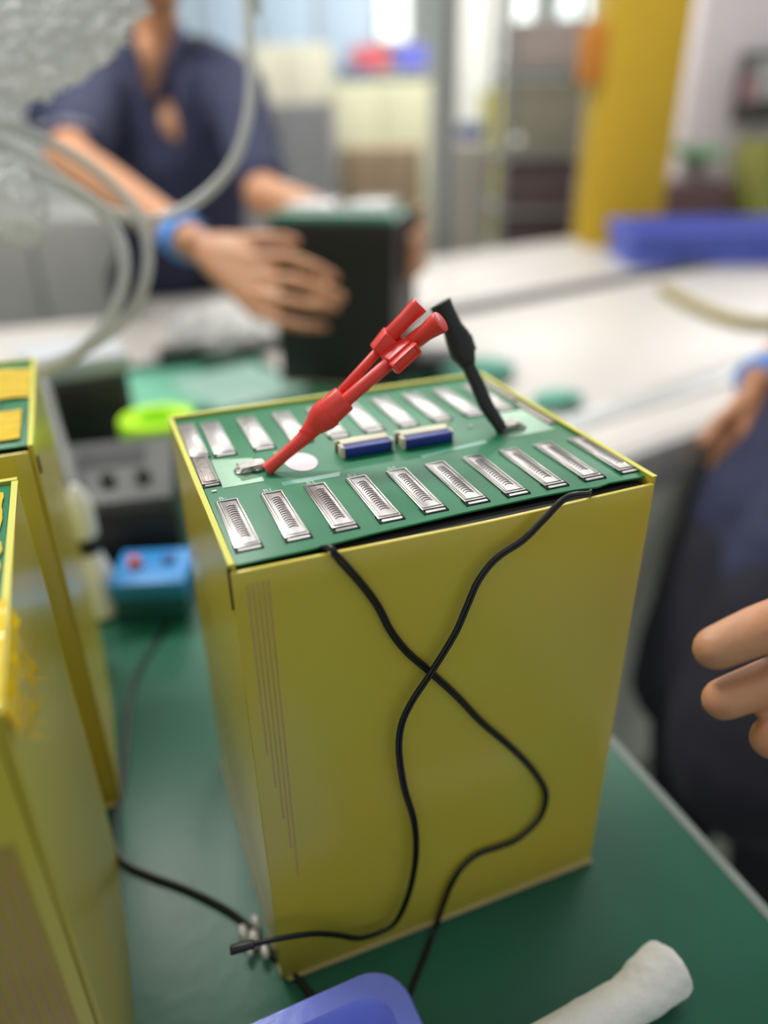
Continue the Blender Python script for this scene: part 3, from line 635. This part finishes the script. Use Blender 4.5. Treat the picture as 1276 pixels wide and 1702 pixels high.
def t1(g):
    g.cap(hipc+V((-.06, 0, 0)), .14, hipc+V((.08, 0, 0)), .14)
    for q_ in (-.09, .11): g.chain([hipc+V((q_, 0, -.03)), hipc+V((q_*1.1, .0, -.38)), V((hipc.x+q_*1.2, hipc.y+.03, FLOOR+.09))], [.10, .075, .062])
    for q_ in (-.1, .13): g.cap(V((hipc.x+q_, hipc.y+.04, FLOOR+.045)), .045, V((hipc.x+q_, hipc.y-.13, FLOOR+.04)), .038)
hc = nk+V((.0, -.015, .122)); fd = (CAM-hc); fd.z = 0; fd = (fd.normalized()+V((.35, 0, -.55))).normalized()
def face(fd_):
    x_ = fd_.cross(V((0, 0, 1))).normalized(); z_ = x_.cross(fd_).normalized(); return Matrix((x_, fd_, z_)).transposed()
wk1 = person('person', 'worker in a navy shirt with a blue wristband holding the black battery pack', (hipc.x, hipc.y, FLOOR), b1, s1, t1, (hc, face(fd), 1.0))
ax = (wr_r-el_r).normalized(); band(wk1, wr_r-ax*.055, wr_r-ax*.018, .034)
# collar flaps and open neckline
for s_, pts in ((1, [(215, 50, 1.68), (222, 100, 1.675), (243, 165, 1.69)]), (-1, [(300, 45, 1.70), (290, 100, 1.69), (255, 168, 1.69)])):
    mesh_obj('collar', G().tube([U(u, v, d=d) for u, v, d in pts], [.014, .020, .006], 10, 5, .5), M_['navy'], wk1, smooth=True)
mesh_obj('sleeve_hem', G().tube([U(60, 215, d=1.52)+V((0, 0, 0)), U(110, 205, d=1.50), U(150, 212, d=1.52)], [.006, .010, .006], 8, 4), mat('grey_hem', '8A8A96', .9), wk1, smooth=True)
# worker two: at the right edge beside the workbench
B2 = [U(1350, 722, d=1.04), U(1245, 916, d=.99), U(1165, 1080, d=.97), U(1095, 1250, d=.97)]
q2 = rt.copy(); q2.z = 0; q2.normalize(); q3 = V((-q2.y, q2.x, 0))
def bw(k, off=.135, back=0): return B2[k]+q2*off+q3*back
hip2 = bw(2, .15, .02); nk2 = bw(0, .17, .05)+V((.04, .03, .30)); sh2l = nk2+V((.02, -.18, -.07)); sh2r = nk2+V((.02, .18, -.07)); bx_, by_ = hip2.x, hip2.y
f2 = [(fp([(1490, 1000, .345), (1375, 1006, .322), (1262, 1046, .306), (1187, 1078, .303)]), [.0120, .0112, .0104, .0091]),
      (fp([(1500, 1078, .345), (1400, 1090, .331), (1285, 1130, .315), (1200, 1163, .309)]), [.0118, .0108, .0097, .0089]),
      (fp([(1500, 1160, .345), (1420, 1166, .328), (1340, 1202, .316), (1279, 1228, .312)]), [.0116, .0108, .0100, .0088]),
      (fp([(1500, 1250, .35), (1430, 1268, .335), (1370, 1295, .326), (1325, 1312, .322)]), [.0095, .0085, .0079, .0070])]
th2 = (fp([(1600, 980, .38), (1540, 900, .37), (1480, 865, .36), (1430, 860, .355)]), [.014, .0125, .0115, .010])
wr2 = U(1780, 1150, d=.44); el2 = wr2.lerp(sh2l, .45)+V((.05, -.08, -.05))
wr2r = U(1262, 632, d=1.14); el2r = wr2r.lerp(sh2r, .5)+V((.07, .06, -.10)); h2 = [(1214, 700), (1190, 712)]
f2r = [(fp([(1218, 712, 1.12), (1196, 752, 1.12), (1180, 800, 1.13), (1166, 840, 1.14)]), [.012, .0105, .0095, .008]),
       (fp([(1230, 720, 1.11), (1208, 765, 1.11), (1192, 810, 1.12), (1176, 855, 1.13)]), [.012, .0105, .0095, .008]),
       (fp([(1240, 728, 1.12), (1222, 770, 1.13), (1206, 812, 1.14), (1190, 850, 1.15)]), [.011, .010, .009, .008]),
       (fp([(1250, 735, 1.14), (1235, 775, 1.15), (1220, 808, 1.16), (1208, 835, 1.17)]), [.010, .0085, .008, .007])]
t2r = (fp([(1225, 680, 1.12), (1196, 700, 1.10), (1170, 735, 1.10)]), [.014, .0115, .010])
def b2(g):
    g.chain([nk2+V((0, 0, .06)), nk2, nk2+V((0, 0, -.08))], [.052, .055, .07]); g.chain([nk2+V((0, 0, -.1)), hip2], [.10, .10])
    g.chain([sh2l, el2], [.05, .042]); g.chain([el2, el2.lerp(wr2, .4), wr2], [.042, .039, .027])
    g.chain([sh2r, el2r], [.05, .042]); g.chain([el2r, el2r.lerp(wr2r, .4), wr2r], [.042, .038, .027])
    hand(g, wr2, None, f2, th2, .0145); hand(g, wr2r, None, f2r, t2r, .0135)
def s2(g):
    g.chain([sh2l, nk2+V((0, 0, -.06)), sh2r], [.070, .08, .070])
    for bk in (0, .14): g.chain([nk2+V((0, 0, -.14))+q3*(bk-.07), bw(0, .135, bk), bw(1, .135, bk), bw(1, .13, bk).lerp(bw(2, .13, bk), .45)], [.125, .130, .134, .140])
    g.chain([sh2l, sh2l.lerp(el2, .6)], [.068, .058]); g.chain([sh2r, sh2r.lerp(el2r, .6)], [.068, .058])
def t2(g):
    for bk in (0, .15):
        g.chain([bw(1, .135, bk).lerp(bw(2, .13, bk), .5), bw(2, .13, bk), bw(3, .13, bk), V((bw(3).x+.10, bw(3).y+bk*1.2, -.42)), V((bw(3).x+.12, bw(3).y+bk*1.3, FLOOR+.09))], [.128, .130, .122, .085, .062])
        g.cap(V((bw(3).x+.13, bw(3).y+bk*1.3, FLOOR+.045)), .045, V((bw(3).x-.03, bw(3).y+bk*1.3, FLOOR+.038)), .036)
wk2 = person('person', 'worker in navy shirt and black trousers at the right edge, fingers reaching over the bench', (hip2.x, hip2.y, FLOOR), b2, s2, t2, (nk2+V((-.02, 0, .18)), face(V((-1, 0, -.35)).normalized()), 1.0), vox=.0028)
ax = (wr2r-el2r).normalized(); band(wk2, wr2r-ax*.030, wr2r+ax*.010, .036)
# ------------------------------------------------------------------ behind the benches
def std(name, label, cat, u0, u1, vb, vt, d, m, dep=.4, floor=True, group=None, parts=True):
    """cabinet-like thing whose front spans the given pixels at depth d"""
    a = U(u0, vb, d=d); b = U(u1, vb, d=d); t_ = U((u0+u1)/2, vt, d=d); w = (b-a).xy.length; ang = math.atan2(b.y-a.y, b.x-a.x)
    zb = FLOOR if floor else a.z
    o_ = thing(name, label, cat, (a.x, a.y, zb), ang, group); h = t_.z-zb
    return o_, w, h, dep
def cab(name, label, cat, u0, u1, vb, vt, d, m, doors=2, dep=.4, floor=True, group=None, m2=None):
    o_, w, h, dep = std(name, label, cat, u0, u1, vb, vt, d, m, dep, floor, group)
    mesh_obj('carcass', loc_(o_, G().bx(0, w, 0.012, dep, 0, h)), m, o_, .004)
    for k in range(doors):
        dr_ = mesh_obj('door', loc_(o_, G().bx(w*k/doors+.004, w*(k+1)/doors-.004, -.008, .012, .02, h-.02)), m2 or m, o_, .003)
        mesh_obj('handle', loc_(o_, G().bx(w*(k+.5)/doors-.02, w*(k+.5)/doors+.02, -.025, -.008, h*.5, h*.5+.015)), M_['alu'], dr_, .002)
    return o_
def crate_(name, label, u0, u1, vb, vt, d, m, floor=False, group=None, dep=.3, cat='crate'):
    o_, w, h, dep = std(name, label, cat, u0, u1, vb, vt, d, m, dep, floor, group)
    t = .008; g = G().bx(0, w, 0, dep, 0, t).bx(0, w, 0, t, t, h).bx(0, w, dep-t, dep, t, h).bx(0, t, t, dep-t, t, h).bx(w-t, w, t, dep-t, t, h)
    mesh_obj('tub', loc_(o_, g), m, o_, .002); mesh_obj('rim', loc_(o_, G().bx(-.012, w+.012, -.012, 0, h-.03, h).bx(-.012, w+.012, dep, dep+.012, h-.03, h).bx(-.012, 0, 0, dep, h-.03, h).bx(w, w+.012, 0, dep, h-.03, h)), m, o_, .002)
    for k in range(1, 5): mesh_obj('rib', loc_(o_, G().bx(w*k/5-.005, w*k/5+.005, -.008, 0, .01, h-.03)), m, o_, .001)
    return o_
# yellow pillar
a = U(965, 430, d=2.62); b = U(1092, 430, d=2.62)
o_ = thing('pillar', 'thick yellow painted steel pillar behind the white conveyor', 'pillar', (a.x, a.y, FLOOR), math.atan2(b.y-a.y, b.x-a.x)); w = (b-a).xy.length
mesh_obj('column', loc_(o_, G().bx(.01, w, 0, .22, 0, 1.9)), M_['yellow'], o_, .012); mesh_obj('base_plate', loc_(o_, G().bx(-.06, w+.06, -.06, .28, 0, .02)), M_['yellow'], o_, .003)
mesh_obj('bracket', loc_(o_, G().bx(-.055, .012, .0, .1, 1.27, 1.43)), mat('orange_paint', 'C47A1E', .5), o_, .004)
# grey post
a = U(735, 430, d=2.75)
o_ = thing('post', 'slim grey metal post rising behind the conveyor left of the yellow pillar', 'post', (a.x, a.y, FLOOR), -.3)
mesh_obj('upright', loc_(o_, G().bx(-.034, .034, -.034, .034, 0, 1.9)), M_['grey'], o_, .006); mesh_obj('slot', loc_(o_, G().bx(-.006, .006, -.036, -.034, .05, 1.85)), M_['dgrey'], o_); mesh_obj('foot', loc_(o_, G().bx(-.07, .07, -.07, .07, 0, .012)), M_['alu'], o_, .002)
# blue crate on bench
a = U(1048, 452, z=0.0); 
crate_('crate', 'long blue plastic crate on the white bench right of the yellow pillar', 1046, 1400, 449, 374, 2.27, M_['crate'], group=None, dep=.26)
cab('cabinet', 'tall pinkish white cabinet behind the blue crate at the right', 'cabinet', 1102, 1420, 440, -120, 3.6, mat('pinkish_white_paint', 'E4DADC', .6), 2, .5)
o_, w, h, _ = std('monitor', '', 'monitor', 1216, 1330, 205, 88, 3.20, None, .04, False); tag(o_, 'dark framed notice board with pale sheet at the right edge', 'notice board')
mesh_obj('frame', loc_(o_, G().bx(0, w, 0, .03, 0, h)), M_['dgrey'], o_, .004); mesh_obj('sheet', loc_(o_, G().bx(.05, w-.03, -.004, 0, .09, h-.03)), mat('pale_sheet', 'B9BDBA', .6), o_); mesh_obj('pink_note', loc_(o_, G().bx(.02, .08, -.006, -.004, .08, .18)), mat('pink_paper', 'B88A90', .6), o_)
cab('cupboard', 'olive green cupboard at the right edge behind the blue crate', 'cupboard', 1240, 1420, 430, 232, 3.1, mat('olive_paint', '8F9040', .6), 1, .3)
cab('cupboard', 'low dark brown cupboard between the yellow pillar and the olive cupboard', 'cupboard', 1092, 1200, 430, 300, 3.2, mat('dark_red_brown', '6A5054', .6), 1, .3)
# potted plant on the low cupboard
a = U(1150, 300, d=3.27); a.z = U(1146, 300, d=3.2).z+.001; pl = thing('potted_plant', 'small green potted plant on the dark brown cupboard', 'plant', tuple(a))
mesh_obj('pot', G().lathe(a, [(.03, 0), (.045, .06), (.048, .065), (.04, .066)], 18), mat('grey_pot', '8C8A86', .6), pl, smooth=True)
for k in range(16):
    an = k*2.4; l_ = .07+.03*(k % 3); e_ = a+V((math.cos(an)*l_, math.sin(an)*l_, .10+.05*((k*7) % 5)/5)); mesh_obj('leaf', G().tube([a+V((0, 0, .06)), a.lerp(e_, .5)+V((0, 0, .04)), e_], [.004, .02, .002], 6, 3, .2), mat('leaf_green', '4E9A56', .5), pl, smooth=True)
# brown stack left of pillar
lab = ['grey brown steel cabinet left of the yellow pillar, above the dark cartons', 'dark brown carton on top of the pile left of the yellow pillar', 'dark brown carton in the middle of the pile left of the yellow pillar', 'dark brown carton low in the pile left of the yellow pillar']
def carton(label, u0, u1, vb, vt, d, m, floor=False):
    o_, w, h, _ = std('carton', label, 'carton', u0, u1, vb, vt, d, m, .35, floor)
    mesh_obj('box', loc_(o_, G().bx(0, w, 0, .35, 0, h)), m, o_, .004)
    for k in (0, 1): mesh_obj('flap', loc_(o_, G().bx(.004, w-.004, .002+.174*k, .172+.174*k, h, h+.004)), m, o_)
    mesh_obj('packing_tape', loc_(o_, G().bx(w/2-.03, w/2+.03, -.001, .35, h+.004, h+.0046).bx(w/2-.03, w/2+.03, -.0012, -.0002, h-.06, h)), mat('tan_tape', '9A8468', .4), o_)
brn = mat('dark_brown_card', '54474A', .8); gbr = mat('olive_grey_paint', '8A887A', .6)
# one shelf rack holding them
o_, w, h, _ = std('shelf_rack', '', 'rack', 822, 966, 430, -80, 3.4, None, .45, True); tag(o_, 'steel shelf rack with dark cartons left of the yellow pillar', 'shelf rack')
for x_ in (0, w-.03):
    for y_ in (0, .42): mesh_obj('upright', loc_(o_, G().bx(x_, x_+.03, y_, y_+.03, 0, h)), M_['grey'], o_, .003)
zs = [U(890, v, d=3.4).z-FLOOR for v in (425, 345, 252, 120)]
for z_ in zs: mesh_obj('shelf', loc_(o_, G().bx(.0, w, .0, .45, z_-.02, z_)), M_['grey'], o_, .002)
def on_rack(nm, label, cat, x0, x1, k, hh, m, dep=.34, cartonlike=True):
    q_ = thing(nm, label, cat, tuple(wm(o_) @ V((x0, .03, zs[k]+.001))), o_.rotation_euler.z)
    w_ = x1-x0
    mesh_obj('box', loc_(q_, G().bx(0, w_, 0, dep, 0, hh)), m, q_, .004)
    mesh_obj('lid', loc_(q_, G().bx(-.004, w_+.004, -.004, dep+.004, hh*.8, hh+.003)), m, q_, .003)
on_rack('carton', lab[3], 'carton', .04, w-.05, 0, (zs[1]-zs[0])*.85, brn); on_rack('carton', lab[2], 'carton', .04, w-.05, 1, (zs[2]-zs[1])*.85, mat('plum_card', '5C4C50', .8))
on_rack('storage_box', 'grey green storage box on the upper shelf of the rack', 'storage box', .04, w-.05, 2, (zs[3]-zs[2])*.85, gbr); on_rack('storage_box', 'pale mauve storage box on the top shelf of the rack', 'storage box', .04, w-.05, 3, .16, mat('mauve_grey', 'A59A96', .7))
# round lamp / disc, blue can, beige stool by the rack
def lathe_thing(nm, label, cat, u, v, d, prof, m, floor=False):
    a = U(u, v, d=d); q_ = thing(nm, label, cat, (a.x, a.y, FLOOR if floor else a.z)); return q_, a
cab('machine', 'pale grey machine housing between the post and the shelf rack', 'machine', 745, 806, 430, 235, 4.0, mat('beige_grey', 'A9A295', .6), 1, .4)
a = U(797, 243, d=3.8); crate_('crate', 'small slate blue crate on the pale grey machine', 765, 803, 235, 205, 4.02, mat('slate_blue', '5E6A9A', .6), dep=.2)
a = U(856, 232, d=3.25); q_ = thing('wall_lamp', 'round white lamp head in front of the shelf rack', 'lamp', (a.x, a.y, FLOOR))
mesh_obj('stem', G().tube([V((a.x, a.y, FLOOR)), V((a.x, a.y, a.z-.06))], .012, 12), M_['alu'], q_, smooth=True); mesh_obj('shade', G().ball(a, (.06, .06, .06)), mat('lit_globe', 'DDE4DE', .5, emit=.25), q_, smooth=True); mesh_obj('foot', G().lathe((a.x, a.y, FLOOR), [(.12, 0), (.12, .015), (.02, .03)], 24), M_['alu'], q_, smooth=True)
cab('cupboard', 'yellow topped cupboard seen between the post and the rack', 'cupboard', 800, 900, 400, 150, 5.2, mat('dull_yellow', 'B5AD4E', .6), 2, .4)
# partition, machines in the middle distance
o_, w, h, _ = std('partition', '', 'partition', 270, 630, 300, -260, 6.0, None, .05, True); tag(o_, 'pale blue partition panels at the back of the hall', 'partition')
for k in range(4): mesh_obj('panel', loc_(o_, G().bx(w*k/4+.02, w*(k+1)/4-.02, 0, .04, .1, h)), mat('pale_blue_panel', 'B4C9DA', .6), o_, .004)
for k in range(5): mesh_obj('frame_post', loc_(o_, G().bx(w*k/4-.02, w*k/4+.02, -.01, .05, 0, h)), M_['alu'], o_, .003)
cab('machine', 'wide grey machine cabinet behind the worker and the black pack', 'machine', 405, 560, 420, 172, 4.2, mat('mid_grey_paint', '8E8E90', .6), 2, .6)
cab('machine', 'tan machine cabinet behind the black pack', 'machine', 572, 700, 420, 240, 4.5, mat('tan_paint', '9A856A', .6), 2, .5)
cab('machine', 'cream machine cabinet behind the tan one, left of the grey post', 'machine', 560, 712, 400, 140, 5.3, mat('cream_green_paint', 'BDBD9E', .6), 2, .5)
cab('cabinet', 'olive beige cabinet further behind the grey machine', 'cabinet', 425, 560, 420, 85, 5.4, mat('beige_paint', 'B7B4A0', .6), 2, .4)
crate_('crate', 'slate blue crate standing on the cream machine behind the black pack', 566, 622, 140, 112, 5.34, mat('slate_crate', '66708E', .6), dep=.3)
a = U(585, 140, d=5.35)
crate_('crate', 'red plastic crate on the hanging shelf near the bright window', 588, 645, 118, 78, 5.5, mat('red_crate', 'D9656A', .6)); crate_('crate', 'violet blue plastic crate beside the red crate', 658, 708, 114, 76, 5.5, mat('violet_crate', '7478D8', .6))
o_, w, h, _ = std('wall_shelf', '', 'shelf', 560, 712, 130, 119, 5.48, None, .4, False); tag(o_, 'long steel shelf carrying the red and violet crates', 'shelf')
mesh_obj('board', loc_(o_, G().bx(0, w, 0, .4, 0, h)), M_['alu'], o_, .003)
for x_ in (.02, w-.05): mesh_obj('upright', loc_(o_, G().bx(x_, x_+.03, .37, .40, FLOOR-o_.location.z, 0)), M_['alu'], o_)
cab('machine', 'white machine enclosure right of the grey post', 'machine', 752, 830, 420, -100, 6.2, mat('off_white_paint', 'D2D3CC', .6), 1, .5)
cab('cabinet', 'dark grey cabinet behind the white bench at the left edge', 'cabinet', -200, 245, 600, 350, 2.25, mat('charcoal_grey_paint', '8A8A84', .6), 3, .4)
a = U(1090, 860, d=1.45)
cab('storage_box', 'low pale grey box on the floor under the conveyor', 'storage box', 1040, 1135, 900, 830, 1.50, mat('pale_grey_box', '9C9E9C', .6), 1, .25)
# yellow striped cable on the conveyor
tag(mesh_obj('cable', G().tube([U(1100, 478, z=.012), U(1140, 500, z=.012), U(1190, 522, z=.012), U(1240, 535, z=.012), U(1300, 538, z=.012)], .012, 10, 5), mat('dull_yellow_cable', '9C8C3C', .5), smooth=True, origin=tuple(U(1140, 500, z=0))), 'thick dull yellow cable lying on the white conveyor at right', 'cable')
# cutting mat under the black pack
a = wm(bp) @ V((.13, .05, 0))
tag(mesh_obj('desk_mat', G().box((a.x, a.y+.02, .0004), (.30, .26, .002), rzb), M_['mat'], origin=(a.x, a.y, 0)), 'green rubber mat piece under the black battery pack', 'mat')
